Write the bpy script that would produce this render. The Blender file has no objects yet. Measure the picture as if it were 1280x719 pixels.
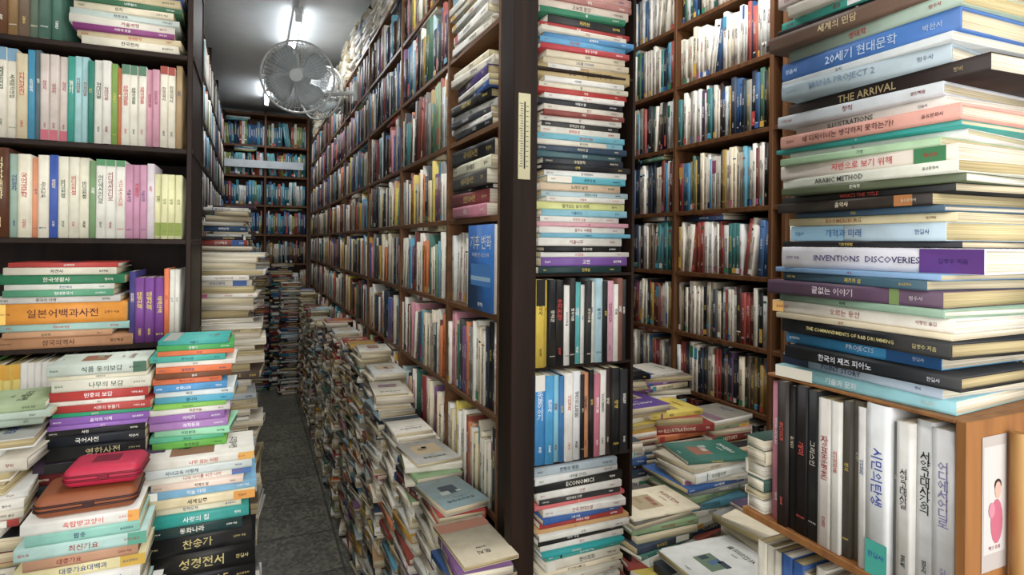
import bpy, math, random
import numpy as np
from mathutils import Matrix, Vector
R=random.Random(11)
bpy.context.scene.view_settings.view_transform='Standard'
Z=np.array([0,0,1.0]); X=np.array([1.0,0,0]); Y=np.array([0,1.0,0])
def lin(c): return c/12.92 if c<=0.04045 else ((c+0.055)/1.055)**2.4
def hx(h):
    if not isinstance(h,str): return h
    h=h.lstrip('#'); return tuple(lin(int(h[i:i+2],16)/255) for i in (0,2,4))
def lum(c): return .3*c[0]+.6*c[1]+.1*c[2]
# ------------------------------------------------------------ materials
def newmat(name):
    m=bpy.data.materials.new(name); m.use_nodes=True
    nt=m.node_tree; return m,nt,nt.nodes['Principled BSDF']
def node(nt,t,**k):
    n=nt.nodes.new(t)
    for a,b in k.items(): setattr(n,a,b)
    return n
def mix_mul(nt,a,b,fac=1.0):
    n=node(nt,'ShaderNodeMix',data_type='RGBA',blend_type='MULTIPLY'); n.inputs[0].default_value=fac
    nt.links.new(a,n.inputs[6]); nt.links.new(b,n.inputs[7]); return n.outputs[2]
def ramp(nt,src,stops):
    n=node(nt,'ShaderNodeValToRGB'); nt.links.new(src,n.inputs[0])
    e=n.color_ramp.elements
    while len(e)<len(stops): e.new(.5)
    for i,(p,c) in enumerate(stops): e[i].position=p; e[i].color=(*c,1)
    return n.outputs[0]
def noise(nt,vec,scale,detail=3,rough=.5):
    n=node(nt,'ShaderNodeTexNoise'); n.inputs['Scale'].default_value=scale; n.inputs['Detail'].default_value=detail
    n.inputs['Roughness'].default_value=rough
    if vec is not None: nt.links.new(vec,n.inputs['Vector'])
    return n.outputs[0]
def mapping(nt,vec,scale):
    n=node(nt,'ShaderNodeMapping'); n.inputs['Scale'].default_value=scale; nt.links.new(vec,n.inputs[0]); return n.outputs[0]
def attr(nt,name,out=0):
    return node(nt,'ShaderNodeAttribute',attribute_name=name).outputs[out]
def m_cover():
    m,nt,p=newmat('book_cover')
    c=attr(nt,'Col'); v=attr(nt,'bl',1)
    hs=node(nt,'ShaderNodeHueSaturation'); hs.inputs['Saturation'].default_value=.94; nt.links.new(c,hs.inputs['Color'])
    w=ramp(nt,noise(nt,v,30,3,.5),[(.25,(.84,.82,.78)),(.6,(1,.995,.98))])
    f=node(nt,'ShaderNodeMapRange'); nt.links.new(noise(nt,v,9,3,.5),f.inputs[0]); f.inputs[1].default_value=.45; f.inputs[2].default_value=.75; f.inputs[3].default_value=0; f.inputs[4].default_value=.08
    mx=node(nt,'ShaderNodeMix',data_type='RGBA'); nt.links.new(f.outputs[0],mx.inputs[0]); nt.links.new(mix_mul(nt,hs.outputs[0],w),mx.inputs[6]); mx.inputs[7].default_value=(.42,.36,.28,1)
    nt.links.new(mx.outputs[2],p.inputs['Base Color'])
    p.inputs['Roughness'].default_value=.48; p.inputs['Specular IOR Level'].default_value=.3
    return m
def m_paper():
    m,nt,p=newmat('book_pages')
    c=attr(nt,'Col'); v=attr(nt,'bl',1)
    s=ramp(nt,noise(nt,mapping(nt,v,(4,1100,4)),1,2),[(.35,(.66,.61,.53)),(.6,(1,.99,.97))])
    nt.links.new(mix_mul(nt,c,s),p.inputs['Base Color'])
    p.inputs['Roughness'].default_value=.9; p.inputs['Specular IOR Level'].default_value=.1
    return m
def m_wood(name,ca,cb,rough=.5,axis=2,spec=.3):
    m,nt,p=newmat(name)
    tc=node(nt,'ShaderNodeTexCoord').outputs['Object']
    sc=[28,28,28]; sc[axis]=1.6
    f=noise(nt,mapping(nt,tc,sc),1.5,6,.6)
    nt.links.new(ramp(nt,f,[(.3,hx(ca)),(.7,hx(cb))]),p.inputs['Base Color'])
    p.inputs['Roughness'].default_value=rough; p.inputs['Specular IOR Level'].default_value=spec
    return m
def m_plain(name,c,rough=.5,metal=0,emit=None,var=.12):
    m,nt,p=newmat(name)
    tc=node(nt,'ShaderNodeTexCoord').outputs['Object']
    cc=hx(c); f=noise(nt,tc,9,4)
    nt.links.new(ramp(nt,f,[(.3,tuple(x*(1-var) for x in cc)),(.7,tuple(min(1,x*(1+var)) for x in cc))]),p.inputs['Base Color'])
    p.inputs['Roughness'].default_value=rough; p.inputs['Metallic'].default_value=metal
    if emit:
        p.inputs['Emission Color'].default_value=(*hx(c),1); p.inputs['Emission Strength'].default_value=emit
    return m
COVER=m_cover(); PAPER=m_paper()
W_DARK=m_wood('dark_stained_wood','#18100b','#2d1d14',.55,spec=.2)
W_MIDH=m_wood('brown_wood_board','#54351f','#745030',axis=1)
W_MID=m_wood('brown_wood','#4e301c','#70492a')
W_RED=m_wood('reddish_wood','#4a2d1a','#6e4a2c')
W_LIGHT=m_wood('light_pine_wood','#80522e','#a26e3c',.5)
# ------------------------------------------------------------ mesh groups
class G:
    def __init__(s): s.V=[];s.T=[];s.C=[];s.M=[];s.B=[];s.n=0
    def add(s,v,t,c,m,bl=None):
        n=len(v); s.V.append(v); s.T.append(t+s.n); s.C.append(np.tile(np.array([*c[:3],1.0]),(n,1)))
        s.M.append(np.full(len(t),m)); s.B.append(bl if bl is not None else np.zeros((n,3))); s.n+=n
    def make(s,name):
        V=np.concatenate(s.V);T=np.concatenate(s.T);C=np.concatenate(s.C);M=np.concatenate(s.M);B=np.concatenate(s.B)
        me=bpy.data.meshes.new(name)
        me.vertices.add(len(V)); me.vertices.foreach_set('co',V.astype(np.float32).ravel())
        me.loops.add(len(T)*3); me.loops.foreach_set('vertex_index',T.astype(np.int32).ravel())
        me.polygons.add(len(T)); me.polygons.foreach_set('loop_start',np.arange(0,len(T)*3,3,dtype=np.int32))
        me.materials.append(COVER); me.materials.append(PAPER)
        me.polygons.foreach_set('material_index',M.astype(np.int32))
        a=me.attributes.new('Col','FLOAT_COLOR','POINT'); a.data.foreach_set('color',C.astype(np.float32).ravel())
        b=me.attributes.new('bl','FLOAT_VECTOR','POINT'); b.data.foreach_set('vector',B.astype(np.float32).ravel())
        me.update(calc_edges=True)
        o=bpy.data.objects.new(name,me); bpy.context.collection.objects.link(o); return o
def _ct():
    n=7; t=[]
    for i in range(n-1):
        for q in ([i,i+1,14+i+1,14+i],[7+i+1,7+i,21+i,21+i+1],[i+1,i,7+i,7+i+1],[14+i,14+i+1,21+i+1,21+i]):
            t+=[[q[0],q[1],q[2]],[q[0],q[2],q[3]]]
    for i in (0,6):
        q=[i,14+i,21+i,7+i]; t+=[[q[0],q[1],q[2]],[q[0],q[2],q[3]]]
    return np.array(t)
CT=_ct()
BT=np.array([[0,1,3],[0,3,2],[4,6,7],[4,7,5],[0,4,5],[0,5,1],[2,3,7],[2,7,6],[0,2,6],[0,6,4],[1,5,7],[1,7,3]])
QT=np.array([[0,1,2],[0,2,3]])
PAGE=[hx(c) for c in ('#e8e0cc','#d8ccae','#eae6da','#cabb92','#dfd6c4','#d2c6aa','#beae86')]
_tc={}
def textmesh(s):
    if s in _tc: return _tc[s]
    cu=bpy.data.curves.new('t','FONT'); cu.body=s; cu.size=1; cu.resolution_u=1; cu.align_x='CENTER'; cu.space_line=.78; cu.offset=.008
    ob=bpy.data.objects.new('t',cu); bpy.context.collection.objects.link(ob)
    bpy.context.view_layer.update()
    dg=bpy.context.evaluated_depsgraph_get(); me=ob.evaluated_get(dg).to_mesh()
    v=np.zeros(len(me.vertices)*3); me.vertices.foreach_get('co',v); v=v.reshape(-1,3)[:,:2].copy()
    me.calc_loop_triangles(); t=np.zeros(len(me.loop_triangles)*3,dtype=np.int32); me.loop_triangles.foreach_get('vertices',t); t=t.reshape(-1,3)
    ob.evaluated_get(dg).to_mesh_clear(); bpy.data.objects.remove(ob); bpy.data.curves.remove(cu)
    if len(v)==0: v=np.array([[0,0],[1,0],[1,1.]]); t=np.array([[0,1,2]])
    mn=v.min(0);mx=v.max(0); v-= (mn+mx)/2
    _tc[s]=(v,t,mx-mn); return _tc[s]
def put_text(g,s,c,run,up,out,mw,mh,col):
    v,t,sz=textmesh(s); k=min(mw/max(sz[0],.01),mh/max(sz[1],.01))
    w=c+out*.0006+np.outer(v[:,0]*k,run)+np.outer(v[:,1]*k,up)
    g.add(w,t,col,0)
def quad(g,c,a,b,ha,hb,out,col,eps=.0003):
    c=c+out*eps
    g.add(np.array([c-a*ha-b*hb,c+a*ha-b*hb,c+a*ha+b*hb,c-a*ha+b*hb]),QT,col,0)
KO=['세계문학전집','한국의역사','경제학원론','아름다운생활','사랑과진실','서양고대사','어디에서어디로','자녀교육','동의보감','인간의조건','생각하는사람','시민의불복종',
 '바다의전설','나무심기','철학개론','조선왕조실록','행복한책읽기','심리학','현대미술','붓다의길','문명의충돌','과학동아','수학의정석','영어회화','성경전서','건강백과','태백산맥','장길산','토지',
 '삼국지','별이야기','어린왕자','우리말사전','음악의이해','디자인원리','시인의마을','겨울여행','대한민국','논어','맹자','국어국문학','미래의충격']
KO2=['김영수 지음','이정민 옮김','민음사','창비','문학과 지성','박완서','범우사','한길사','을유문화사','열린책들']
EN=['THE ARRIVAL','ILLUSTRATIONS','HISTORY','POINT STORY','PROJECT 2','ECONOMICS','MODERN ART','INVENTIONS','A WORLD VIEW','DESIGN','ENGLISH','PSYCHOLOGY']
def inkfor(col):
    if lum(col)>.28: return hx(R.choice(['#1a1a1a','#1a1a1a','#222233','#8a1a1a','#1c3c7a','#264a2a','#c02020']))
    return hx(R.choice(['#f4f0e4','#f4f0e4','#ffffff','#e8c850','#f0e0c0']))
def book(g,O,Ld,Td,Wd,L,T,W,col,hard=False,Rv=None,mode=None,txt=None,tcol=None,band=None,detail=2,page=None):
    col=hx(col); c=.0028 if hard else .0009; b=(.0015 if T>.02 else .0007) if hard else .0004
    e=.003 if hard else .0006
    c=min(c,T*.2)
    out=[(0,W),(0,0),(T*.25,-.75*b),(T*.5,-b),(T*.75,-.75*b),(T,0),(T,W)]
    inn=[(c,W),(c,c),(T*.25,c),(T*.5,c),(T*.75,c),(T-c,c),(T-c,W)]
    loc=np.array([(l,t,w) for l in (0,L) for t,w in out+inn])
    F=np.array([Ld,Td,Wd]); sd=np.array([R.random()*50,R.random()*50,R.random()*50])
    g.add(O+loc@F,CT,col,0,loc+sd)
    pl=np.array([(l,t,w) for l in (e,L-e) for t in (c,T-c) for w in (c,W-e)])
    g.add(O+pl@F,BT,page or R.choice(PAGE),1,pl+sd)
    if mode is None or detail==0: return
    S=O+Ld*(L/2)+Td*(T/2)-Wd*b; out=-Wd
    ink=hx(tcol) if tcol else inkfor(col)
    sg=1 if np.dot(Td if mode=='v' else Ld,Rv)>0 else -1
    if band=='none': pass
    elif band:
        bc,a0,a1=band; s0=sg if mode=='h' else -1
        quad(g,S+Ld*s0*L*((a0+a1)/2-.5),Ld,Td,abs(a1-a0)*L/2,T*.48,out,hx(bc))
    elif R.random()<.55:
        bc=hx(R.choice(['#b03830','#2a5698','#e0dcd0','#181818','#c89a30','#307852','#e0dcd0','#a04a6c','#3a98b4']))
        if R.random()<.5: quad(g,S-Ld*L*.42,Ld,Td,L*.05,T*.48,out,bc)
        else:
            quad(g,S+Ld*L*R.choice([.3,-.3,.38]),Ld,Td,L*R.choice([.01,.02,.12]),T*.48,out,bc)
    if detail==1:
        quad(g,S+Ld*L*.1,Ld,Td,L*R.uniform(.15,.28),T*.2,out,tuple(.5*a+.5*q for a,q in zip(ink,col)),.0005); return
    s=txt or (R.choice(KO) if R.random()<.85 else R.choice(EN))
    if mode=='v':
        run=Td*sg
        if ord(s[0])>1000 and R.random()<.75:
            k=R.uniform(.45,.6)
            put_text(g,'\n'.join(s.replace(' ','')),S+Ld*L*R.uniform(.10,.17),run,Ld,out,T*k,L*R.uniform(.36,.5),ink)
            if T>.014: put_text(g,'\n'.join(R.choice(KO2).replace(' ','')[:3]),S-Ld*L*.33,run,Ld,out,T*.28,L*.11,ink)
        else:
            put_text(g,s,S+Ld*L*.08,-Ld,run,out,L*.52,T*.5,ink)
            put_text(g,R.choice(KO2),S-Ld*L*.38,run,Ld,out,T*.7,L*.04,ink)
    else:
        run=Ld*sg; sh=R.uniform(-.12,.06)
        put_text(g,s,S+run*L*sh,run,Td,out,L*.54,T*.5,ink)
        if T>.01:
            put_text(g,R.choice(KO2),S+run*L*.38,run,Td,out,L*.12,T*.28,ink)
            if R.random()<.4: put_text(g,R.choice(KO2),S-run*L*.43,run,Td,out,L*.08,T*.25,ink)
ART=['#a06a54','#4a6a8a','#8a7458','#c0ac88','#6a8068','#8a6a78','#c8c0b0','#38444e','#a8b0a8','#b09870']
def coverart(g,O,Ld,Td,Wd,L,T,W,col,Rv):
    up=Td if Td[2]>0 else -Td
    S=O+Ld*L/2+Wd*W/2+(Td*T if Td[2]>0 else 0)
    run=-Wd if np.dot(Wd,Rv)<0 else Wd
    ink=inkfor(col)
    k=R.random()
    if k<.5:
        quad(g,S-Ld*L*R.uniform(.02,.14),Ld,Wd,L*R.uniform(.10,.22),W*R.uniform(.15,.36),up,hx(R.choice(ART)))
        for _ in range(3): quad(g,S-Ld*L*R.uniform(-.02,.2)+Wd*W*R.uniform(-.2,.2),Ld,Wd,L*R.uniform(.02,.07),W*R.uniform(.03,.12),up,hx(R.choice(ART)),.00045)
    elif k<.8: quad(g,S-Ld*L*.34,Ld,Wd,L*.10,W*.5,up,hx(R.choice(ART)))
    put_text(g,R.choice(KO),S+Ld*L*.30,run,Ld,up,W*.62,L*.08,ink)
    put_text(g,R.choice(KO2),S+Ld*L*.20,run,Ld,up,W*.35,L*.03,ink)
    put_text(g,R.choice(KO2),S-Ld*L*.43,run,Ld,up,W*.3,L*.03,ink)
def yawed(v,a):
    c,s=math.cos(a),math.sin(a); return np.array([v[0]*c-v[1]*s,v[0]*s+v[1]*c,v[2]])
WHITE=['#e4dfd2','#ebe7dc','#dad2c0','#d8d8d2','#e2d5b8','#e8e1d2','#cdc6b4']
WARM=['#e2d5b8','#d8c8a0','#ece6d6','#c8b088','#e6dcc8','#b89468']
MIX=WHITE*2+WARM[:4]+['#b03a30','#2e5a98','#1c1c1e','#2a3c50','#6a2e26','#356a5c','#cc9c38','#5aa0bc','#d0743c','#765080','#86a074','#b8ad96','#8a8a86','#d08c98','#3a3a3e','#a4bcc0','#dcc450','#8a3a2c']
DARK=['#1c1c1e','#262c38','#3a2824','#6a3028','#2e3c36','#40464c','#7a2a2c','#2c384a','#6a5c4c','#8a8478','#c2bbac','#cfc9ba','#483850','#2c5074','#ada490','#963830','#a88840']
COLD=['#24507e','#34789e','#22303e','#60a0b4','#3a7876','#d0d4d2','#e2dfd6','#446a54','#c0ccce','#3a6394','#a44a40','#d6d0c4','#1c262c']
PAST=['#e9e6de','#e4dcc8','#e0d4b8','#eae8e0','#dcd2d2','#d0c0cc','#c8d8d8','#d6dec8','#e8dce0','#dcc0a8','#a4c0bc','#5e8a7a','#e6e3da']
def row(g,O,A,B,a0,a1,z,hmax,pal,hr=(.7,.92),tr=(.010,.028),dr=(.13,.15),detail=2,back=.0,top=0.0,items=None):
    Rv=np.cross(B,Z); a=a0+.002; tops=[]
    idx=0; run=0; cur=None; lean=0; th=0
    while True:
        if items is not None:
            if idx>=len(items): break
            it=items[idx]; idx+=1
            col,T=it[0],it[1]; h=it[2]*hmax; tx=it[3] if len(it)>3 else None; tc=it[4] if len(it)>4 else None; bd=it[5] if len(it)>5 else 'none'
        else:
            if run<=0 or R.random()<.3:
                cur=(R.choice(pal),R.uniform(*tr),R.uniform(*hr)*hmax); run=R.choice([1,1,1,1,2,3])
            run-=1
            col,T,h=cur[0],cur[1],cur[2]; h+=R.uniform(-.002,.002); tx=tc=bd=None
            if lean<=0 and R.random()<.03:
                lean=R.choice([2,3,4,5]); th=R.uniform(.06,.15); a+=hmax*.9*math.sin(th)
                if a+.06>a1: lean=0; a-=hmax*.9*math.sin(th)
        W=R.uniform(*dr)
        if lean>0: ln=-th; lean-=1; step=T/math.cos(th)
        else: ln=R.uniform(-.006,.006); step=T
        if a+step>a1: break
        Ld=Z*math.cos(ln)+A*math.sin(ln); Td=A*math.cos(ln)-Z*math.sin(ln)
        off=back+R.uniform(0,.012)
        P=O+A*a+B*off+Z*(z+.0005)
        book(g,P,Ld,Td,B,h,T,W,col,hard=R.random()<.2,Rv=Rv,mode='v',detail=detail,txt=tx,tcol=tc,band=bd)
        tops.append((a,h)); a+=step+.0006
    if top>0 and tops:
        aa=a0+R.uniform(0,.1)
        while aa<a1-.24:
            if R.random()<top:
                hh=max([h for (x,h) in tops if aa-.05<x<aa+.27] or [0])
                if hh<=0: aa+=.1; continue
                zz=z+hh+.004; 
                while zz<z+hmax*1.12-.02 and R.random()<.85:
                    T=R.uniform(.01,.022); L=R.uniform(.19,.23)
                    if zz+T>z+hmax*1.12: break
                    book(g,O+A*aa+B*(.005+R.random()*.02)+Z*zz,A,Z,B,L,T,.135,R.choice(pal),Rv=Rv,mode='h',detail=detail); zz+=T+.0005
                aa+=.25
            else: aa+=.1
    return a
def stack(g,x,y,z0,z1,B,pal=MIX,Lr=(.19,.23),Tr=(.010,.026),Wr=(.135,.155),jit=.012,yaw=.05,pf=.15,pt=.1,detail=2,items=None,art=True):
    B=np.array(B,float); A=np.cross(B,Z); P=np.array([x,y,0.0]); z=z0
    lst=[]
    itz=sum(i[1] for i in items)+.0005*len(items) if items else 0
    while z+.006<z1-itz:
        T=min(R.uniform(*Tr),max(.006,z1-itz-z)); lst.append((R.choice(pal),T)); z+=T+.0005
    if items: lst+=list(items)
    z=z0
    for i,it in enumerate(lst):
        col,T=it[0],it[1]; tx=it[2] if len(it)>2 else None; tc=it[3] if len(it)>3 else None; bd=it[4] if len(it)>4 else ('none' if len(it)>2 else None)
        L=it[5] if len(it)>5 else R.uniform(*Lr); W=R.uniform(*Wr)
        ya=R.gauss(0,yaw); A2=yawed(A,ya); B2=yawed(B,ya)
        q=P+A*R.uniform(-jit,jit)+B*R.uniform(-jit*.3,jit)
        k=R.random() if len(it)<=2 else 1
        hard=R.random()<.2
        if k<pf:   args=(q-A2*L/2+B2*W+Z*z,A2,Z,-B2); mode=None
        elif k<pf+pt: 
            args=(q-A2*W/2+B2*.0+Z*z,B2,Z,A2); mode=None
            if R.random()<.5: args=(q+A2*W/2+Z*z,B2,Z,-A2)
        else: args=(q-A2*L/2+Z*z,A2,Z,B2); mode='h'
        book(g,*args,L,T,W,col,hard=hard,Rv=A,mode=mode,detail=detail,txt=tx,tcol=tc,band=bd)
        if i==len(lst)-1 and art and detail: coverart(g,*args,L,T,W,hx(col),A)
        z+=T+.0005
    return z
def boxes(name,bs,mat,bev=.0015,loc=None):
    v=[];f=[]
    for (a,b) in bs:
        n=len(v); lo=[min(a[i],b[i]) for i in range(3)]; hi=[max(a[i],b[i]) for i in range(3)]
        for i in range(8): v.append([hi[0] if i&1 else lo[0],hi[1] if i&2 else lo[1],hi[2] if i&4 else lo[2]])
        f+=[[n+q for q in F] for F in ((0,2,3,1),(4,5,7,6),(0,1,5,4),(2,6,7,3),(0,4,6,2),(1,3,7,5))]
    me=bpy.data.meshes.new(name); me.from_pydata(v,[],f); me.materials.append(mat)
    o=bpy.data.objects.new(name,me); bpy.context.collection.objects.link(o)
    if bev:
        m=o.modifiers.new('b','BEVEL'); m.width=bev; m.segments=1
    return o
def case(name,O,A,B,W,D,zs,div,mat,t=.018,ztop=None,zbot=0,backp=True):
    O=np.array(O,float); bs=[]
    def bx(a0,a1,b0,b1,z0,z1): bs.append((O+A*a0+B*b0+Z*z0,O+A*a1+B*b1+Z*z1))
    for z in zs: bx(0,W,.002,D,z-t,z)
    for d in div: bx(d-t/2,d+t/2,0,D,zbot,ztop)
    if backp: bx(0,W,D,D+.008,zbot,ztop)
    return boxes(name,bs,mat)
# ------------------------------------------------------------ room
CH=2.95
def m_floor():
    m,nt,p=newmat('terrazzo_floor')
    tc=node(nt,'ShaderNodeTexCoord').outputs['Object']
    a=ramp(nt,noise(nt,tc,3,5),[(.3,hx('#5c5b52')),(.7,hx('#7c7a6e'))])
    v=node(nt,'ShaderNodeTexVoronoi'); v.inputs['Scale'].default_value=60; nt.links.new(tc,v.inputs['Vector'])
    sp=ramp(nt,v.outputs['Color'],[(.25,(.5,.5,.5)),(.8,(1.2,1.18,1.1))])
    br=node(nt,'ShaderNodeTexBrick'); br.offset=0; br.inputs['Scale'].default_value=1
    br.inputs['Brick Width'].default_value=.40; br.inputs['Row Height'].default_value=.40; br.inputs['Mortar Size'].default_value=.006
    br.inputs['Color1'].default_value=(1,1,1,1); br.inputs['Color2'].default_value=(.86,.86,.86,1); br.inputs['Mortar'].default_value=(.35,.35,.35,1)
    nt.links.new(tc,br.inputs['Vector'])
    nt.links.new(mix_mul(nt,mix_mul(nt,a,sp),br.outputs[0]),p.inputs['Base Color']); p.inputs['Roughness'].default_value=.35
    return m
boxes('floor',[((-1.3,-1.2,-.1),(2.3,7.3,0))],m_floor(),0)
boxes('ceiling',[((-1.3,-1.2,CH),(2.3,7.3,CH+.1))],m_plain('ceiling_paint','#d2d6d8',.6,var=.04),0)
WP=m_plain('wall_paint','#a5a8a4',.8)
boxes('wall_left',[((-1.3,-1.2,0),(-1.2,7.3,CH))],WP,0)
boxes('wall_right',[((2.1,-1.2,0),(2.2,7.3,CH))],WP,0)
boxes('wall_back',[((-1.2,7.15,0),(2.1,7.25,CH))],WP,0)
# ------------------------------------------------------------ left front bookcase (face y=1.6)
O=np.array([-1.13,1.6,0]); LZ=[.25,.5,.76,1.01,1.262,1.504,1.719,1.942,2.18,2.43,2.68]
LW=1.0
case('bookcase',O,X,Y,LW,.28,LZ,[.009,.5-.07,LW-.009],W_DARK,t=.012,ztop=2.9)
g=G()
def lrow(z,hm,pal,a0,a1,**k): row(g,O,X,Y,a0,a1,z,hm,pal,dr=(.14,.16),**k)
for z,hm in ((.25,.22),(.5,.22),(.76,.22),(2.18,.22),(2.43,.2)):
    lrow(z,hm,PAST,.45,.98,detail=1)
row(g,O,X,Y,.62,.76,1.942,.22,None,items=[('#6a4428',.02,.95,'명작'),('#8a6a40',.018,.9,'논어'),('#6e5a48',.02,.95,'한국의역사','#e0c060'),('#5a6a58',.016,.95,'철학개론'),('#4c6a5c',.02,.95,'과학동아'),('#3c6a5c',.02,.95,'과학동아')])
stack(g,.865-1.13,1.60,1.942,2.10,Y,detail=2,jit=.01,Lr=(.19,.22),yaw=.02,pf=0,pt=0,items=[('#e4dcc8',.018,'한국전자'),('#d8c8a0',.014,'세계문학'),('#8a3a7a',.012,'사랑과 진실'),('#e4ded0',.018,'겨울여행'),('#c4d0c8',.014,'자연과학'),('#e0d4b8',.016,'토지'),('#3a6a4a',.012,'나무심기'),('#c8b890',.02,'고전읽기'),('#3a5a9a',.014,'바다'),('#e4dcc8',.016,'인간의 조건')])
def series(s,n,T,h,t,tc=None,bd='none'): return [(s,T+R.uniform(-.001,.001),h,t,tc,bd) for _ in range(n)]
row(g,O,X,Y,.555,.985,1.719,.205,None,items=
 [('#c8b8b8',.016,.9,'어머니','#a03040'),('#dcd8d0',.028,.99,'유명인간','#8a4a6a'),('#3a68b0',.013,.97,'심리학'),('#4a4a48',.008,.93,'논어')]+series('#ddd6c4',2,.018,.95,'세계문학전집',None,('#6a90a8',.0,.14))+series('#d0c09c',1,.018,.9,'인간의조건')+series('#3a88a8',1,.012,.95,'수학의정석')+series('#5a6a70',1,.01,.96,'철학')
 +series('#ccbeb4',3,.015,.92,'삼국지','#a03050',('#b05060',.88,1))+series('#389888',1,.012,.93,'별이야기')+series('#a0c8c8',2,.013,.94,'시인의마을')+series('#2c7a68',1,.010,.9,'바다')+series('#dcd8cc',2,.016,.92,'현대미술')+series('#7a9a48',1,.011,.9,'나무심기')+series('#c87040',1,.008,.86,'창')+series('#e2dccc',3,.015,.9,'문명의충돌',None,('#507a60',.0,.12))+series('#cc94a4',2,.013,.88,'사랑과진실','#902848')+series('#ded6c2',2,.015,.93,'한국의역사',None,('#a03828',.0,.1))+series('#a88c64',2,.012,.96,'토지'))
row(g,O,X,Y,.555,.99,1.504,.195,None,items=
 [('#c8902c',.03,.95,'동의보감'),('#e4d8b0',.028,.95,'가자'),('#5a3420',.032,.99,'신약한방대백과','#e8d8a0'),('#9cb4a4',.016,.93,'어린왕자'),('#e8e0c8',.022,.93,'국어국문학'),('#dc8c64',.012,.9,'논어'),('#e8e0cc',.018,.93,'자녀교육')]
 +series('#3454a8',1,.016,.94,'심리학')+series('#e4dec8',3,.018,.93,'바다의전설')+series('#7a9a6c',1,.013,.9,'경제')+series('#e6e2d6',3,.018,.92,'어디에서어디로',None,('#4a8858',.0,.08))+series('#c890aa',3,.014,.88,'겨울여행')+series('#dcd0d4',1,.014,.9,'토지')+series('#dedaa8',4,.013,.78,'성경','#506020',('#809030',.75,.95)))
stack(g,-.385,1.595,1.262,1.262,Y,jit=.01,Wr=(.16,.17),yaw=.015,items=[('#b8845c',.024,'삼국의역사','#4a2410','none',.25),('#cc9870',.012,'심리학'),('#9ec8c0',.016,'Sincerely',None,'none',.24),('#e8941c',.045,'일본어백과사전','#5a1c10',('#f4c450',.0,.08),.24),('#d0c8c0',.014,'중국의 이해',None,'none',.23),('#5aa07a',.014,'현대중국어',None,'none',.2),('#dcdcd0',.012,'조선역사'),('#2f7a54',.020,'한국생활사','#e8e4d0','none',.25),('#dcd4c0',.016,'자연사'),('#b8342c',.01,'요리백과',None,'none',.2)])
row(g,O,X,Y,.868,.99,1.262,.185,None,items=[('#3f3a78',.012,.9,'장길산')]+series('#7a4090',3,.019,.82,'태백산맥','#e8d040')+series('#e07038',1,.010,.93,'토지')+series('#dcd8cc',2,.010,.92,'논어'))
row(g,O,X,Y,.5,.98,1.01,.235,None,items=[('#e8e4d0',.02,.9,'과학'),('#5a9a48',.016,.98,'동물의세계')]*2+[('#6aa850',.018,.95,'식물의세계')]*2+series('#e4d070',4,.014,.93,'어린이전집','#604010',('#d8a020',.0,.15))+series('#e0dcd4',6,.012,.94,'역사','#203060',('#4060a0',.8,.95))+series('#e4d070',7,.014,.92,'어린이전집','#604010',('#c04030',.0,.15))+series('#c8d0d8',8,.014,.9,'수학'))
g.make('shelved_books')
# ------------------------------------------------------------ left floor stacks
cl=lambda s,t,x=None,tc=None,b='none',L=.165:(s,t,x,tc,b,L)
c2=lambda s,t,x=None,tc=None:(s,t,x,tc,'none',R.uniform(.128,.15))
g=G()
zt=stack(g,-.095,1.34,0,1.065,Y,pal=MIX+DARK,jit=.008,Wr=(.14,.15),yaw=.025,pf=0,pt=0,items=[
 cl('#181818',.04,'성경전서','#b8a060','none',.2),cl('#1c1a1c',.036,'HOLY BIBLE','#b8a060','none',.2),cl('#141414',.042,'성경전서','#c0b070','none',.2),cl('#1a1a1c',.036,'찬송가','#c0b070','none',.19),
 cl('#1c3a3a',.022,'동화나라'),cl('#28a098',.022,'사랑의 집','#f0f0f0','none',.18),cl('#e6dcc0',.014,'장자도자'),cl('#e8d8b0',.018,'세계일주',None,('#d89030',.8,1),.2),cl('#78aed0',.016,'하늘 아래','#f4f4f4',('#e8e4dc',0,.15),.21),
 cl('#f0d8c8',.012,'지혜의 말'),cl('#e4e0d4',.014,'나의 아이를 위한 나라','#b03030',('#3a6aa8',.82,1),.2),cl('#d0d8d4',.016,'자녀교육 어떻게','#204060',('#e0a030',0,.1),.21),cl('#e0dcd0',.016,'나무 심는 사람',None,('#d8a040',.85,1),.2)])
stack(g,-.112,1.41,zt,zt,Y,jit=.01,Wr=(.12,.125),yaw=.04,items=[
 c2('#6ab84a',.014),c2('#58b890',.010,'청소년'),c2('#9ad8b0',.014,'어린왕자','#205030'),c2('#b080c0',.016,'과학동화','#ffffff'),c2('#9a6ab0',.016,'이야기','#ffffff'),c2('#e4e0d8',.012,'푸른하늘'),c2('#8ac850',.008),c2('#50a8c8',.014,'별나라'),c2('#e0e8e8',.012,'바다'),c2('#4a98d0',.014,'수학나라','#ffffff'),c2('#e07040',.012,'역사이야기'),c2('#7a4a30',.01,'숲속'),c2('#e8743a',.012,'동화전집'),c2('#e8e4d8',.01,'국어'),c2('#4ab0a0',.012,'영어나라'),c2('#e8703a',.01,'자연'),c2('#48a858',.011,'곤충기','#ffffff'),c2('#3aa8a0',.01,'식물기')])
g.make('book_stack')
g=G()
zt=stack(g,-.262,1.23,0,1.022,Y,pal=WHITE+PAST,jit=.006,Wr=(.12,.13),yaw=.02,pf=0,pt=0,items=[cl('#d8d8d4',.028,'ECONOMICS'),cl('#e4e0d8',.03,'사랑을 위하여','#2060a0'),cl('#e0d4a0',.02,'대중가요대백과','#204a80',('#c8a030',.8,1),.19),cl('#c09070',.018,'대중가요'),cl('#b4d4cc',.022,'최신가요','#a03020',('#58a088',.85,1),.19),cl('#90c8b8',.018,'팝송','#203060'),cl('#e8e4dc',.02,'옥탑방고양이','#d84020',('#e8a040',.9,1),.17)],art=False)
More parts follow.
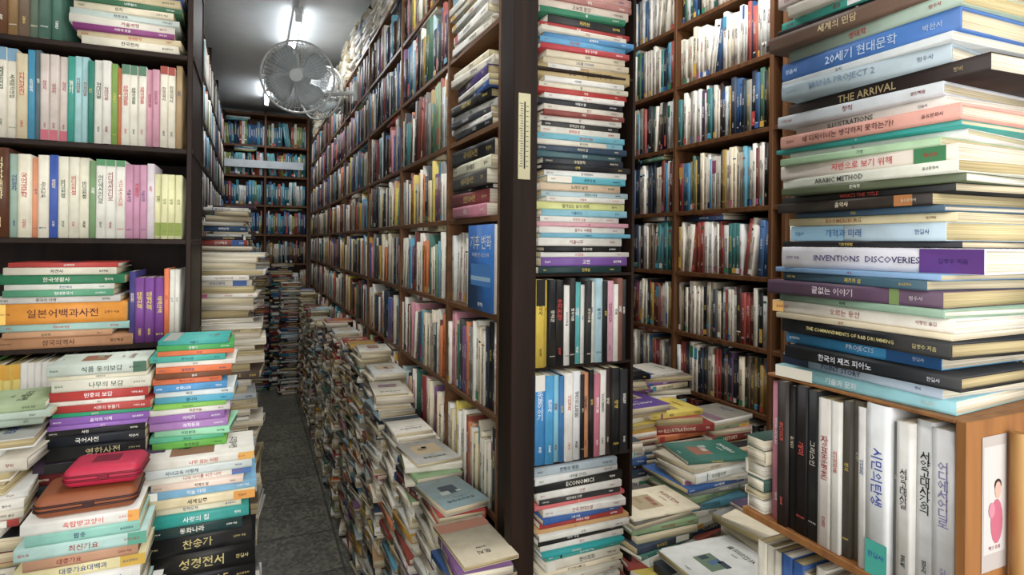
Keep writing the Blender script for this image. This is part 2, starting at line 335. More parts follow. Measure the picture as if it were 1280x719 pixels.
g.make('book_stack')
ZL=zt
g=G()
stack(g,-.275,1.40,0,1.262,Y,pal=DARK,jit=.006,Wr=(.12,.13),yaw=.02,pf=0,pt=0,items=[cl('#181a1c',.03,'영한사전','#d0c090'),cl('#20242c',.02,'국어사전'),cl('#232324',.012,'사전'),cl('#9a6ac0',.008,'음악'),cl('#8a58b0',.014,'음악의 이해','#ffffff'),cl('#28a070',.008),cl('#b82c28',.014,'시튼의 동물기','#f0e8e0'),cl('#e4dcd0',.008,'역사'),cl('#b83028',.018,'민중의 보감','#ffffff'),cl('#dedac8',.022,'나무의 보감','#205030'),cl('#e0d8c0',.008),cl('#c7d0c4',.022,'식품 동의보감','#1c4030',('#406850',.86,1)),],)
g.make('book_stack')
g=G()
stack(g,-.47,1.30,0,1.15,Y,pal=WHITE+['#c8b890','#a83830','#3a4a5a'],jit=.012,yaw=.08,Wr=(.14,.15),pf=.35,pt=.2)
stack(g,-.46,1.36,1.155,1.20,Y,pal=['#98a880','#ccd0bc','#a8b8a8'],jit=.004,Wr=(.14,.15),yaw=.06,pf=.0,pt=.0)
g.make('book_stack')
g=G(); stack(g,-.68,1.25,0,1.15,Y,pal=MIX,yaw=.05); g.make('book_stack')
def pouch(name,c,size,yaw,mat,zipm):
    root=bpy.data.objects.new(name,None); bpy.context.collection.objects.link(root); root.location=c; root.rotation_euler=(0,0,yaw)
    bpy.ops.mesh.primitive_cube_add(size=1); o=bpy.context.object; o.name='leather_body'; o.scale=size; o.data.materials.append(mat)
    bpy.ops.object.transform_apply(location=False,rotation=False,scale=True)
    m=o.modifiers.new('b','BEVEL'); m.width=size[2]*.42; m.segments=6; o.parent=root; o.location=(0,0,0)
    for p in o.data.polygons: p.use_smooth=True
    cu=bpy.data.curves.new('zipper','CURVE'); cu.dimensions='3D'; cu.bevel_depth=.002
    for zz in (-.004,.004):
        sp=cu.splines.new('POLY'); a,b=size[0]/2+.0005,size[1]/2+.0005; k=size[2]*.35; pts=[]
        for sx,sy,a0 in ((1,1,0),(-1,1,90),(-1,-1,180),(1,-1,270)):
            for i in range(5):
                t=math.radians(a0+i*22.5); pts.append((sx*(a-k)+k*math.cos(t),sy*(b-k)+k*math.sin(t),zz))
        sp.points.add(len(pts)-1)
        for q,pp in zip(sp.points,pts): q.co=(*pp,1)
        sp.use_cyclic_u=True
    z=bpy.data.objects.new('zipper',cu); cu.materials.append(zipm); bpy.context.collection.objects.link(z); z.parent=root
    p=boxes('zip_pull',[((-.004,-size[1]/2-.004,-.004),(.012,-size[1]/2-.001,.004))],zipm,.0008); p.parent=root
    p=boxes('badge',[((-size[0]*.18,-size[1]*.2,size[2]/2-.0008),(size[0]*.18,size[1]*.2,size[2]/2+.0006))],zipm,.0004); p.parent=root
LB=m_plain('brown_leather','#8a4c2a',.6); LR=m_plain('red_leather','#b42440',.55); GZ=m_plain('dark_zip','#3a1c18',.4,.3)
pouch('brown_bible_case',(-.262,1.29,ZL+.0205),(.150,.115,.038),.03,LB,GZ)
pouch('red_bible_case',(-.240,1.295,ZL+.040+.019),(.118,.09,.036),-.05,LR,m_plain('red_zip','#7a1428',.5,.3))
# ------------------------------------------------------------ left aisle bookcase
OL=np.array([-.27,1.93,0]); LZ2=[.3,.6,.88,1.15,1.42,1.69,1.96,2.23,2.5,2.75]
case('bookcase',OL,Y,-X,4.8,.26,LZ2,[.01,.9,1.8,2.7,3.6,4.79],W_DARK,t=.016,ztop=2.85)
g=G()
for i,z in enumerate(LZ2[2:-1]):
    for a0,a1 in ((.02,.89),(.91,1.79),(1.81,2.69),(2.71,3.59),(3.61,4.77)): row(g,OL,Y,-X,a0,a1,z,.25,(COLD+DARK if z<2.2 else WHITE+COLD),hr=(.75,.95),detail=1)
g.make('shelved_books')
g=G()
stack(g,-.07,1.97,0,1.465,Y,pal=WHITE+['#c8b890','#b0b8b8','#5a4a40'],Lr=(.15,.18),Wr=(.14,.2),jit=.02,yaw=.08,pf=.55,pt=.3,detail=2)
stack(g,-.10,2.25,0,1.40,Y,pal=WHITE+DARK,Lr=(.17,.21),jit=.02,yaw=.08,pf=.4,pt=.3)
stack(g,-.10,2.60,0,1.52,Y,pal=WHITE+DARK,Lr=(.17,.21),jit=.02,yaw=.08,pf=.4,pt=.3)
stack(g,-.105,2.95,0,1.66,Y,pal=WHITE+DARK,Lr=(.17,.22),jit=.022,yaw=.08,pf=.45,pt=.3)
for i in range(8):
    stack(g,-.12+R.uniform(-.02,.02),3.3+i*.36,0,R.uniform(1.4,1.75)-.05*i,Y,pal=WARM+DARK+WHITE,Lr=(.18,.22),jit=.02,yaw=.08,pf=.3,pt=.3,detail=1)
g.make('book_pile')
# ------------------------------------------------------------ middle aisle bookcase (face x=.58 facing -X)
OM=np.array([.58,1.40,0]); MZ=[.26,.52,.79,1.05,1.315,1.576,1.82,2.09,2.35,2.60]
DV=[.01,.45,1.12,1.9,2.8,3.7,4.6,5.39]
case('bookcase',OM,Y,X,5.4,.30,MZ,DV,W_MIDH,t=.016,ztop=2.62)
g=G()
for bi in range(len(DV)-1):
    a0,a1=DV[bi]+.01,DV[bi+1]-.01
    det=2 if bi<3 else 1
    for zi,z in enumerate(MZ):
        hm=(MZ[zi+1]-z-.018) if zi<9 else .25
        if zi<2: continue
        if bi==0:
            if z==2.60: stack(g,.585,1.63,z,2.9,X,pal=MIX,yaw=.03)
            elif z==2.35: stack(g,.582,1.63,z,2.56,X,pal=WHITE+DARK,yaw=.02)
            elif z==2.09: stack(g,.575,1.63,z,2.30,X,pal=WHITE+['#2a4a7a'],Lr=(.3,.34),yaw=.02,pf=.1,items=[('#e4e0d4',.02,'영어전집','#303030'),('#88b0c0',.03,'한국사'),('#d7d3c8',.03,'철학')])
            elif z==1.82:
                stack(g,.575,1.63,z,z,X,yaw=.05,jit=.014,Wr=(.15,.17),items=[cl('#1c1c1e',.02,'디자인','#d0d0d0','none',.3),cl('#e8e4dc',.016,None,None,'none',.32),cl('#3a3a40',.018,'사진의 역사',None,'none',.3),cl('#e4e0d8',.02,'회화',None,'none',.32),cl('#1a1a1a',.026,'HISTORY',None,'none',.3),cl('#2a5090',.016,'미술사',None,'none',.32),cl('#e6e0d0',.016,None,None,'none',.3),cl('#4a3a70',.03,'세계사','#e0d0a0','none',.31),cl('#dcd4c0',.024,None,None,'none',.32),cl('#e4d8b8',.02,'문학사',None,'none',.28)])
            elif z==1.576:
                stack(g,.575,1.63,z,z,X,yaw=.03,jit=.012,Wr=(.16,.18),items=[cl('#c07888',.034,'지도','#f0e8e0','none',.31),cl('#7a2c30',.040,'한한대사전','#d8b870','none',.31),cl('#141414',.012,None,None,'none',.3),cl('#4c4844',.040,'새우리말사전','#c8b070','none',.32),cl('#d4d0b4',.034,'동아백과',None,'none',.33),cl('#141416',.045,'국어대사전','#a89048','none',.33)])
            elif z==1.315:
                row(g,OM,Y,X,.22+a0,a1,z,hm,WHITE+['#b83028','#2458a0'],hr=(.8,.92),detail=2,back=.01)
            elif z==1.05:
                row(g,OM,Y,X,a0,a1,z,hm,None,items=[('#e8e6e0',.03,.98,'한국인의 마음'),('#161616',.026,.95,'교양'),('#161616',.022,.96,'서양사'),('#202a40',.02,.9,'물리학')],back=.005)
                row(g,OM,Y,X,a0+.105,a1,z,hm,WHITE+MIX,hr=(.8,.95),detail=2)
            else: row(g,OM,Y,X,a0,a1,z,hm,WHITE+WHITE+MIX,detail=2)
        elif z==2.60:
            aa=a0+.12
            while aa<a1-.1:
                stack(g,.585,1.40+aa,z,R.uniform(2.8,2.93),X,pal=WHITE*2+['#6888b0','#404040'],yaw=.06,detail=1); aa+=.245
        else:
            row(g,OM,Y,X,a0,a1,z,hm,(MIX+DARK[:8] if z<1.6 else DARK+COLD+WHITE[:3]+MIX[18:]),hr=(.66,.95),tr=(.008,.036),detail=det,top=.6 if z<2.3 else .3)
bo=np.array([.572,1.617,1.3165])
book(g,bo,Z,X,-Y,.235,.018,.20,'#1f6ab8',hard=False)
c0=np.array([.572,1.517,1.434]); out=-X
put_text(g,'기후 변화',c0+Z*.07,-Y,Z,out,.16,.04,hx('#f4f4f4'))
put_text(g,'지구를 위한 내일의 선택',c0+Z*.035,-Y,Z,out,.15,.012,hx('#e8e8f0'))
quad(g,c0-Z*.02,Y,Z,.075,.03,out,hx('#3a80c8')); quad(g,c0-Z*.03,Y,Z,.075,.006,out,hx('#a0c4e0'),.0005)
put_text(g,'열린책들',c0-Z*.1,-Y,Z,out,.05,.01,hx('#ffffff'))
g.make('shelved_books')
boxes('shelf_post',[((.550,1.25,0),(.612,1.285,CH)),((.578,1.285,0),(.596,1.398,CH))],W_DARK,.002)
root=bpy.data.objects.new('wall_thermometer',None); bpy.context.collection.objects.link(root)
CRM=m_plain('cream_plastic','#c8bf98',.5); BLK=m_plain('black_ink','#1a1814',.6)
for o in (boxes('card',[((.561,1.246,1.65),(.592,1.2498,1.85))],CRM,.001),
          boxes('tube_and_scale',[((.5750,1.2445,1.675),(.5780,1.2462,1.83))]+[((.566 if i%5 else .563,1.2452,1.68+i*.0058),(.572,1.2461,1.6812+i*.0058)) for i in range(26)]+[((.580,1.2452,1.68+i*.0116),(.586,1.2461,1.6812+i*.0116)) for i in range(13)],BLK,0)): o.parent=root
# ------------------------------------------------------------ end column
OC=np.array([.612,1.262,0]); CW=.285
CZ=[.976,1.207,1.43,1.925]
case('end_bookcase',OC,X,Y,CW,.128,CZ+[2.40,.5],[CW-.004],W_DARK,t=.008,ztop=2.9,backp=True)
g=G()
cx=.612+.135
row(g,OC,X,Y,.0,CW-.008,1.207,.215,None,back=-.01,dr=(.12,.125),items=[('#d0b034',.024,.97,'한국사','#181818',('#181818',.0,.3)),('#d0b034',.008,.96,'논어'),('#161616',.02,.97,'광해군','#e8e0d0'),('#161414',.022,.96,'조선전쟁','#d03028'),('#e4e0d8',.014,.9,'시인의마을'),('#141414',.016,.98,'철학개론'),('#5ab0b0',.018,.93,'유머','#ffffff'),('#e0dcd2',.010,.9,'마음'),('#2a2a2c',.014,.95,'문명의충돌'),('#ded8c8',.014,.93,'공부'),('#a8c8d0',.02,.97,'물리학','#204060'),('#181818',.012,.94,'영어'),('#cc98a8',.018,.94,'사랑과진실','#803050'),('#e0dcd2',.012,.9,'겨울'),('#7a4a3a',.014,.97,'토지'),('#2c2c30',.012,.95,'장길산'),('#c8b898',.02,.9,'삼국지')])
row(g,OC,X,Y,.0,CW-.008,.976,.222,None,back=-.015,dr=(.12,.125),items=[('#2a86c4',.026,.96,'동물이야기','#e8f0f8',('#e8e4d8',.0,.18)),('#3a98cc',.022,.95,'문학사','#ffffff'),('#88c4d8',.016,.94,'행복'),('#2870a8',.012,.93,'세계사'),('#e8e4dc',.022,.96,'어린왕자','#c04020'),('#e0e0e0',.02,.97,'생각하는사람'),('#1a1a1a',.01,.93,'붓다'),('#d08858',.016,.94,'김씨표류기'),('#161616',.012,.97,'성공'),('#c06a7c',.016,.92,'여행의기술','#ffffff'),('#e4e0d8',.018,.95,'시민의불복종'),('#3a2c28',.016,.97,'맹자'),('#181818',.022,.97,'경영','#e0c040'),('#202024',.02,.95,'심리학'),('#e4e0d8',.02,.9,'토지')])
cc=lambda s,t,x=None,tc=None,b=None,L=None:(s,t,x,tc,b or 'none',L or R.uniform(.218,.262))
stack(g,cx,1.262,1.43,1.43,Y,jit=.010,Wr=(.12,.125),yaw=.02,items=[cc('#1e3a3a',.016,'한중일'),cc('#7a50a0',.022,'고전'),cc('#e0dcd4',.012,'우리소설'),cc('#1a1a1c',.014,'동양고전'),cc('#e0dcd2',.02,'겨울나무'),cc('#6ab0c8',.01,'푸른바다'),cc('#e8e4dc',.016,'꿈꾸는 사람들'),cc('#dca0ac',.01,'봄'),cc('#e8e4dc',.014,'당신의 오늘'),cc('#88c0d0',.016,'아틀라스'),cc('#dede90',.018,'살아있는 날의 시작'),cc('#e4e0d4',.012,'민들레'),cc('#b0c8d0',.014,'개혁의 시대'),cc('#dcc0a0',.018,'노래의 날개'),cc('#5ab4c4',.016,'국경의 밤',None,('#f0e8d8',0,.3)),cc('#e8e4dc',.014,'한국현대시'),cc('#1c1c20',.014,'산맥'),cc('#2a3038',.016,'수필문학'),cc('#4a6a70',.014,'등대'),cc('#34485c',.014,'역사의 길'),cc('#e0d8c8',.012,'돈키호테',None,('#70a0b0',.8,1)),cc('#6ab0c0',.014,'빛나는 계절'),cc('#d8d4c8',.016,'문화유산'),cc('#383838',.014,'한국인의 성공'),cc('#dcd8cc',.013,'창'),cc('#8a4038',.012,'무정'),cc('#dcd4c4',.014,'한강'),cc('#24242c',.014,'바람의 딸'),cc('#e8e4dc',.012,'지금 여기'),cc('#b02820',.013,'혁명'),cc('#e0d8c0',.012,'밤'),cc('#e8e4dc',.013,'아리랑'),cc('#b8a070',.03,'세상 지혜의 이야기','#402810',None,.26)])
stack(g,cx+.005,1.262,1.925,1.925,Y,jit=.012,Wr=(.12,.125),yaw=.02,items=[cc('#e0dcd2',.012),cc('#d6c8ac',.014,'고도를 기다리며'),cc('#e0d4b8',.016,'대지'),cc('#b8343a',.013,'붉은 수수밭'),cc('#5aa0c8',.014,'어떤 하루'),cc('#4a88b8',.013,'세계명작'),cc('#d8d0c0',.012,'만남'),cc('#a83030',.012,'불꽃'),cc('#2e2e30',.02,'지리산'),cc('#2c7a58',.014,'숲'),cc('#d0c0b0',.02,'고요한 돈강'),cc('#a87068',.014,'황토'),cc('#c09088',.02,'봄날은 간다'),cc('#d8c8b8',.016,'산중일기')]+[cc(R.choice(MIX),R.uniform(.012,.02),R.choice(KO)) for _ in range(14)])
stack(g,cx-.005,1.25,0,.965,Y,pal=WHITE*2+['#1a1a1a','#b83028','#2458a0','#3aa098','#202840','#d8c8a8'],jit=.012,Lr=(.21,.25),Wr=(.12,.13),yaw=.03,pf=0,pt=0,items=[cc('#20a0a0',.01),cc('#e4dcd4',.014,'향기','#a03070'),cc('#181818',.016,'역사 아침','#e8e8e8'),cc('#e0dcd2',.014,'나무'),cc('#c89a60',.01,'길'),cc('#a82c28',.014,'저녁의 게임','#ffffff'),cc('#2a5aa0',.012,'그해 겨울'),cc('#e4e0d8',.018,'한국 현대소설'),cc('#d06060',.01,'꽃'),cc('#2a2c30',.014,'세상에서 가장'),cc('#e4e0d8',.016,'소문'),cc('#181818',.02,'ECONOMICS'),cc('#dcdcd8',.016,'사막을 건너는'),cc('#aab8c0',.02,'전쟁과 평화','#203040')],art=False)
g.make('shelved_books')
# ------------------------------------------------------------ pile in front of aisle bookcase
g=G(); y=1.30; i=0
tops=[.78,.80,.83,.86,.93,1.0,1.03,1.0,.97,.98,.95]
while y<6.5:
    t=tops[i] if i<len(tops) else R.uniform(.85,1.05)
    det=2 if y<2.8 else 1
    stack(g,.43+R.uniform(-.015,.012),y+.0,0,t+R.uniform(-.03,.03),X,pal=MIX+WHITE*2+WARM,Lr=(.18,.22),Wr=(.12,.14),jit=.014,yaw=.09,pf=.2,pt=.14,detail=det)
    y+=.235; i+=1
g.make('book_pile')
# ------------------------------------------------------------ far bookcase (face y=6.8)
OF=np.array([-.32,6.80,0]); FZ=[.3,.62,.95,1.27,1.58,1.89,2.20,2.52]
case('bookcase',OF,X,Y,.88,.26,FZ+[2.86],[.01,.44,.87],W_MID,t=.02,ztop=2.88)
g=G()
for zi,z in enumerate(FZ):
    for a0,a1 in ((.02,.43),(.45,.86)):
        row(g,OF,X,Y,a0,a1,z,.27,['#2a5a90','#4a9ab8','#e0e4e0','#2c7a88','#203a58','#6ab0b8','#8a9a50','#a04838'] if z>1.5 else DARK+COLD,hr=(.72,.95),detail=1,top=.4)
g.make('shelved_books')
boxes('shelf_sign_board',[((-.30,6.765,2.275),(.50,6.79,2.355))],m_plain('white_board','#c4ccd0',.5),.003)
g=G()
for i,x in enumerate((.02,.25)):
    stack(g,x+.03,6.45,0,1.38-.1*i,Y,pal=DARK+COLD,Lr=(.2,.22),detail=1,yaw=.05)
stack(g,.35,6.2,0,1.1,Y,pal=DARK+COLD,Lr=(.18,.2),detail=1)
g.make('book_pile')
# ------------------------------------------------------------ right bookcase (face x=1.73 facing -X)
OR=np.array([1.73,-.2,0]); RZ=[.33,.6,.875,1.12,1.385,1.65,1.94,2.21,2.48,2.75]
RD=[.01,.85,1.74,2.34,2.95,3.8,4.7,5.6,6.99]
case('bookcase',OR,Y,X,7.0,.28,RZ,RD+[1.80],W_RED,t=.018,ztop=2.9)
g=G()
prs=[(.02,.84),(.86,1.73),(1.81,2.33),(2.35,2.94),(2.96,3.79),(3.81,4.69),(4.71,5.59)]
for (a0,a1) in prs:
    for zi,z in enumerate(RZ[:-1]):
        if zi<1: continue
        hm=RZ[zi+1]-z-.02
        pal= WHITE+WHITE+COLD if z>2 else (DARK+WHITE*2+COLD if z>1.3 else DARK+WHITE)
        row(g,OR,Y,X,a0,a1,z,hm,pal,hr=(.78,.93),tr=(.010,.024),detail=2 if 1.7<a0<2.9 else 1,top=.25,back=.01)
g.make('shelved_books')
g=G()
P=[(1.02,1.50,.90,Y),(1.10,1.72,.97,X),(1.34,1.60,.95,Y),(1.58,1.62,.90,Y),(1.36,1.95,.98,Y),(1.58,1.98,.95,Y),(1.12,2.1,.9,Y),(1.34,2.4,.95,Y),(1.58,2.4,.95,Y),
   (.99,1.23,.80,Y),(1.22,1.30,.90,Y),(1.46,1.32,.84,Y),(1.24,1.02,.82,Y),(1.48,1.04,.86,Y),(1.02,.98,.76,Y),(1.28,.76,.78,Y),(1.52,.76,.70,Y)]
for (x,y,h,b) in P:
    stack(g,x,y,0,h+R.uniform(-.02,.02),b,pal=MIX+DARK+['#b05040','#d0a8a0','#6a4a90'],Lr=(.19,.225),Wr=(.15,.2),jit=.015,yaw=.12,pf=.12,pt=.15,detail=2,items=[('#5a3a8a',.02)] if y==1.72 else None)
g.make('book_pile')
# ------------------------------------------------------------ small right shelf with tall stack
BZ=1.078
g=G(); OS=np.array([.735,.680,0])
row(g,OS,-Y,X,.0,.268,BZ,.224,None,back=.0,dr=(.14,.155),items=[('#cc7c90',.016,.95,'웃음이자라는','#ffffff'),('#241818',.016,.97,'붓다의길','#e05040'),('#181818',.012,.95,'한국인'),('#1c1616',.020,.97,'개미','#e04838'),('#202022',.018,.96,'그리스인','#d8d0c0'),('#e4dcd4',.020,.93,'자유로운영혼','#a83040'),('#e4e0d8',.014,.93,'시인의마을'),('#4a443c',.012,.95,'정의'),('#8a8070',.014,.96,'세종','#f0e8d0'),('#e4e0dc',.010,.94,'어린왕자','#305080'),('#ebebeb',.030,.98,'시민의탄생','#2848b0',('#40b0a0',.8,1)),('#8a8a8c',.008,.9,'길'),('#e6e2dc',.018,.92,'서양고대사길','#303030'),('#e0e0e0',.020,.95,'서양고대사강의','#202020'),('#e4e2e3',.024,.93,'어디에서어디로','#8a80b0')])
g.make('shelved_books')
g=G()
rs=lambda s,t,x='',tc=None,b='none',L=None:(s,t,x or R.choice(KO),tc,b,L or R.uniform(.215,.258))
stack(g,.735,.54,1.3035,1.3035,X,jit=.016,Wr=(.17,.22),yaw=.055,items=[
 rs('#8ec4cc',.017,'기술과 문화','#f0f0f0',('#e8e0d0',0,.25)),rs('#b0c0d0',.014,'POINT STORY','#203060',('#202840',0,.2)),rs('#1a1c20',.018,'한국의 재즈 피아노','#e8e8f0'),rs('#2a90c8',.017,'PROJECTS','#e8f4ff',('#1a60a0',.7,1)),rs('#16181c',.020,'THE COMMANDMENTS OF R&B DRUMMING','#e8d890'),rs('#e0d0b0',.008,'음악'),rs('#e8e0d4',.017,'오르는 동안','#a04830',('#e8b060',0,.08)),rs('#8aa890',.010,'사계'),rs('#5a4058',.020,'끝없는 이야기','#e0d0d8',('#88a060',.75,.8)),rs('#3a5a6a',.012,'재즈와 삶'),rs('#7aa0c8',.007,'바다'),
 rs('#e4e0e8',.030,'INVENTIONS  DISCOVERIES','#3a2a6a',('#6a3a90',.74,1),.26),rs('#1c1c24',.008,'기초영문법'),rs('#b8ccd8',.022,'개혁과 미래','#3060a0',('#90b8d0',0,.4)),rs('#e4d4a8',.011,'BOOMERSBURG','#a06020'),rs('#3c5870',.008,'산업'),rs('#2a2018',.014,'음악사',None,('#c88040',.8,.9)),rs('#1c1c1c',.010,'WHATS THE TITLE','#e04030'),rs('#5a6448',.010,'민속학'),rs('#e0e0d0',.014,'ARABIC METHOD','#303030'),
 rs('#e2d4c8',.020,'자반으로 보기 위해','#d02828',('#4a9060',.8,.95)),rs('#a8c8a0',.010,'가정',None),rs('#ece8e4',.008,'시'),rs('#2aa098',.006,'강'),rs('#dc9c8c',.018,'왜 디자이너는 생각하지 못하는가?','#402020'),rs('#e4e0d8',.014,'ILLUSTRATIONS','#303030'),rs('#c8ccd0',.016,'창작'),rs('#2a1c18',.020,'THE ARRIVAL','#c8b080','none',.28),
 rs('#acbcc4',.022,'MANA PROJECT 2','#7088a0'),rs('#d0d4d4',.010,'도시'),rs('#3a70b8',.028,'20세기 현대문학','#c8dcf4','none',.25),rs('#a4b8a8',.018,'생태학'),rs('#6a5040',.022,'세계의 민담','#d8c090'),rs('#1c1a1a',.008,'밤'),rs('#2ab0a0',.012,'물결',None,('#f0f0f0',.5,1)),rs('#dcd4c4',.016,'건축의 역사','#a05030'),rs('#d8c8b8',.010,'사찰'),rs('#e0ccc4',.016,'한국 미술'),rs('#e0d8c8',.016,'미술사'),rs('#d5ccbc',.012,'사진'),rs('#c8b8a0',.012,'토기'),rs('#e0dcd4',.014,'민화')])
g.make('book_stack')
g=G()
stack(g,.738,.708,BZ+.0005,1.195,X,pal=WHITE+['#2a2a2a','#3a5a50'],Lr=(.15,.18),Wr=(.034,.038),jit=.003,yaw=.03,pf=0,pt=1,detail=1,art=False)
g.make('book_stack')
boxes('small_bookshelf',[((.738,.403,0),(1.0,.415,1.303)),((.732,.415,BZ-.0115),(1.0,.728,BZ)),((.745,.415,.79),(1.0,.728,.802)),((.745,.415,.5),(1.0,.728,.512)),((.905,.415,0),(.915,.685,1.298)),((.738,.415,1.2985),(1.0,.685,1.303)),((.90,.720,0),(1.0,.735,BZ))],W_LIGHT,.001)
g=G()
row(g,np.array([.745,.718,0]),-Y,X,.0,.30,.802,.255,WHITE+['#1c1c1e','#c8a030','#2458a0'],hr=(.8,.95),dr=(.12,.14))
row(g,np.array([.745,.718,0]),-Y,X,.0,.30,.512,.25,MIX,hr=(.8,.95),dr=(.12,.14),detail=1)
g.make('shelved_books')
root=bpy.data.objects.new('wall_poster',None); bpy.context.collection.objects.link(root)
g=G(); oy=.4025; c=np.array([.790,oy,1.205])
quad(g,c,X,Z,.024,.078,-Y,hx('#b4aaa4')); quad(g,c+Z*.004,X,Z,.021,.062,-Y,hx('#c8c2be'),.0005)
n=14
def blob(cx,cz,rx,rz,col,e):
    v=np.array([c+X*cx+Z*cz]+[c+X*(cx+rx*math.cos(2*math.pi*i/n))+Z*(cz+rz*math.sin(2*math.pi*i/n)) for i in range(n)])-Y*e
    g.add(v,np.array([[0,1+i,1+(i+1)%n] for i in range(n)]),hx(col),0)
blob(.004,-.022,.012,.026,'#b85a70',.0008); blob(.006,.014,.006,.010,'#d0a090',.001); blob(.006,.020,.007,.007,'#302420',.0009); blob(-.006,-.008,.006,.009,'#c87a8c',.0011)
put_text(g,'책의 축제',c-Z*.052,X,Z,-Y,.022,.006,hx('#8a2030'))
o=g.make('poster_print'); o.parent=root
cu=bpy.data.curves.new('bamboo_pole','CURVE'); cu.dimensions='3D'; cu.bevel_depth=.0075; cu.bevel_resolution=4; cu.use_fill_caps=True
sp=cu.splines.new('POLY'); n2=30; sp.points.add(n2-1)
for i,q in enumerate(sp.points):
    t=i/(n2-1); q.co=(.813+.003*t,.378+.014*t,.001+1.285*t,1); q.radius=1.12 if i%5==0 else 1
cu.materials.append(m_wood('bamboo','#8a6034','#b48850')); o=bpy.data.objects.new('bamboo_pole',cu); bpy.context.collection.objects.link(o)
# ------------------------------------------------------------ fans
FW=m_plain('fan_white_plastic','#c8cac6',.35); FB=m_plain('fan_blade_grey','#a8aeae',.3); FG=m_plain('fan_wire','#c4c8c8',.35,.2)
def fan(c,rot,rad,armto):
    root=bpy.data.objects.new('wall_fan',None); bpy.context.collection.objects.link(root); root.location=c; root.rotation_euler=rot
    cu=bpy.data.curves.new('wire_guard','CURVE'); cu.dimensions='3D'; cu.bevel_depth=.0013; cu.bevel_resolution=1
    def poly(pts,cyc=False):
        sp=cu.splines.new('POLY'); sp.points.add(len(pts)-1)
        for q,p in zip(sp.points,pts): q.co=(*p,1)
        sp.use_cyclic_u=cyc
    prof=[(rad*.18,-.065),(rad*.6,-.06),(rad*.88,-.04),(rad,0),(rad*.88,.04),(rad*.55,.06),(rad*.25,.065)]
    for k in range(48):
        a=2*math.pi*k/48; poly([(r*math.cos(a),y,r*math.sin(a)) for r,y in prof])
    for r,y in ((rad*.18,-.065),(rad*.6,-.061),(rad*.88,-.041),(rad*.6,.058)):
        poly([(r*math.cos(2*math.pi*j/40),y,r*math.sin(2*math.pi*j/40)) for j in range(40)],True)
    o=bpy.data.objects.new('wire_guard',cu); cu.materials.append(FG); bpy.context.collection.objects.link(o); o.parent=root
    bpy.ops.mesh.primitive_torus_add(major_radius=rad,minor_radius=.006,rotation=(math.pi/2,0,0),major_segments=48,minor_segments=8); o=bpy.context.object; o.name='guard_rim'; o.data.materials.append(FW); o.parent=root
    def cyl(nm,r1,r2,y0,y1,mat):
        bpy.ops.mesh.primitive_cone_add(vertices=28,radius1=r1,radius2=r2,depth=y1-y0,location=(0,(y0+y1)/2,0),rotation=(-math.pi/2,0,0)); o=bpy.context.object; o.name=nm; o.data.materials.append(mat); o.parent=root
        m=o.modifiers.new('b','BEVEL'); m.width=.006; m.segments=3; return o
    cyl('centre_badge',rad*.19,rad*.17,-.072,-.062,FW); cyl('hub',.028,.03,-.04,.03,FW); cyl('motor_housing',.062,.045,.066,.17,FW)
    v=[];f=[]
    for b in range(4):
        a0=2*math.pi*b/4+.4; base=len(v)
        nr,na=6,6
        for i in range(nr):
            r=.028+(rad*.86-.028)*i/(nr-1); wd=.42+.55*math.sin(math.pi*min(1,(i+.8)/(nr+.4)))
            for j in range(na):
                s=j/(na-1)-.5; a=a0+s*wd*1.35+.25*i/nr; v.append((r*math.cos(a),s*.045-.005,r*math.sin(a)))
        for i in range(nr-1):
            for j in range(na-1): q=base+i*na+j; f.append((q,q+1,q+na+1,q+na))
    me=bpy.data.meshes.new('blades'); me.from_pydata(v,[],f); me.materials.append(FB); o=bpy.data.objects.new('blades',me); bpy.context.collection.objects.link(o); o.parent=root
    m=o.modifiers.new('s','SOLIDIFY'); m.thickness=.002
    for p in me.polygons: p.use_smooth=True
    bpy.context.view_layer.update(); inv=root.matrix_world.inverted()
    cu=bpy.data.curves.new('arm','CURVE'); cu.dimensions='3D'; cu.bevel_depth=.014; cu.bevel_resolution=3; cu.use_fill_caps=True
    sp=cu.splines.new('POLY'); w=inv@Vector(armto); pts=[(0,.13,0),(0,.15,-.09),(w.x,w.y,w.z)]; sp.points.add(2)
    for q,p in zip(sp.points,pts): q.co=(*p,1)
    o=bpy.data.objects.new('arm',cu); cu.materials.append(FW); bpy.context.collection.objects.link(o); o.parent=root
    p=boxes('mount_plate',[((-.02,-.05,-.06),(.0,.05,.06))],FW,.004); p.parent=root; p.matrix_parent_inverse=root.matrix_world.inverted(); p.location=armto
fan((.225,3.5,2.42),(math.radians(8),0,math.radians(-12)),.195,(.578,3.72,2.42))
fan((.42,4.15,2.50),(math.radians(-5),0,math.radians(-50)),.18,(.578,4.3,2.47))
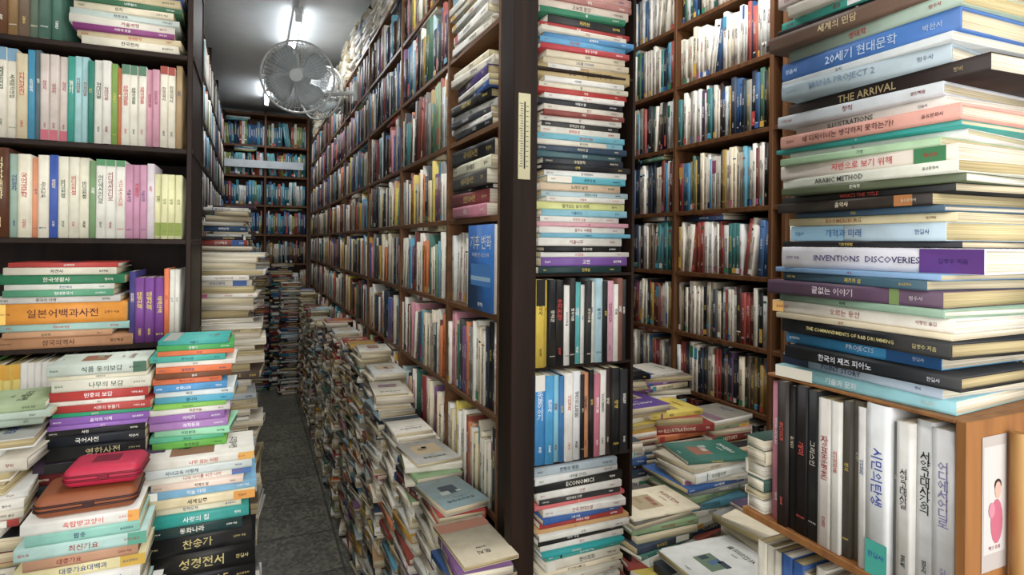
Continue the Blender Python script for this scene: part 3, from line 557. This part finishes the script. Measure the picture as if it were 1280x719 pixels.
# ------------------------------------------------------------ ceiling fluorescents: one real aisle lamp, the rest added as fill
HW=m_plain('lamp_housing','#d8dada',.4); TB=m_plain('lamp_tube','#f4faff',.4,emit=18,var=0)
def area(name,loc,rot,sx,sy,e,c):
    l=bpy.data.lights.new(name,'AREA'); l.shape='RECTANGLE'; l.size=sx; l.size_y=sy; l.energy=e; l.color=c
    o=bpy.data.objects.new(name,l); bpy.context.collection.objects.link(o); o.location=loc; o.rotation_euler=[math.radians(a) for a in rot]; return o
def lamp(x,y,L,e):
    root=bpy.data.objects.new('real_or_added_fluorescent_lamp',None); bpy.context.collection.objects.link(root)
    o=boxes('housing',[((x-.025,y-L/2-.02,CH-.030),(x+.025,y+L/2+.02,CH-.001)),((x-.02,y-L/2-.02,CH-.09),(x+.02,y-L/2,CH-.03)),((x-.02,y+L/2,CH-.09),(x+.02,y+L/2+.02,CH-.03))],HW,.004); o.parent=root
    bpy.ops.mesh.primitive_cylinder_add(radius=.016,depth=L,location=(x,y,CH-.07),rotation=(math.pi/2,0,0),vertices=20); o=bpy.context.object; o.name='tube'; o.data.materials.append(TB); o.parent=root
    o=area('lamp_glow',(x,y,CH-.095),(0,0,0),.1,L,e,(.97,.98,1)); o.parent=root
lamp(.25,4.25,.72,11); lamp(.15,1.7,1.1,11); lamp(.12,6.1,.6,5); lamp(1.32,1.5,1.1,14)  # first is the real aisle lamp; the others are added to brighten the interior
boxes('ceiling_conduit',[((.24,2.3,CH-.018),(.26,3.85,CH-.001))],HW,.004)
# ------------------------------------------------------------ lights
w=bpy.data.worlds.new('World'); bpy.context.scene.world=w; w.use_nodes=True
w.node_tree.nodes['Background'].inputs[0].default_value=(.95,.97,1,1); w.node_tree.nodes['Background'].inputs[1].default_value=1.75
area('shopfront_daylight',(.3,-1.1,1.9),(82,0,0),2.6,1.8,42,(1,.985,.96))
# ------------------------------------------------------------ camera
cam=bpy.data.cameras.new('camera'); co=bpy.data.objects.new('camera',cam); bpy.context.collection.objects.link(co)
cam.lens=20.8; cam.sensor_width=36; cam.shift_y=-.0426; cam.clip_start=.02
co.matrix_world=Matrix.Translation((0,0,1.5))@Matrix.Rotation(math.radians(-23.7),4,'Z')@Matrix.Rotation(math.radians(90),4,'X')@Matrix.Rotation(math.radians(.5),4,'Z')
bpy.context.scene.camera=co
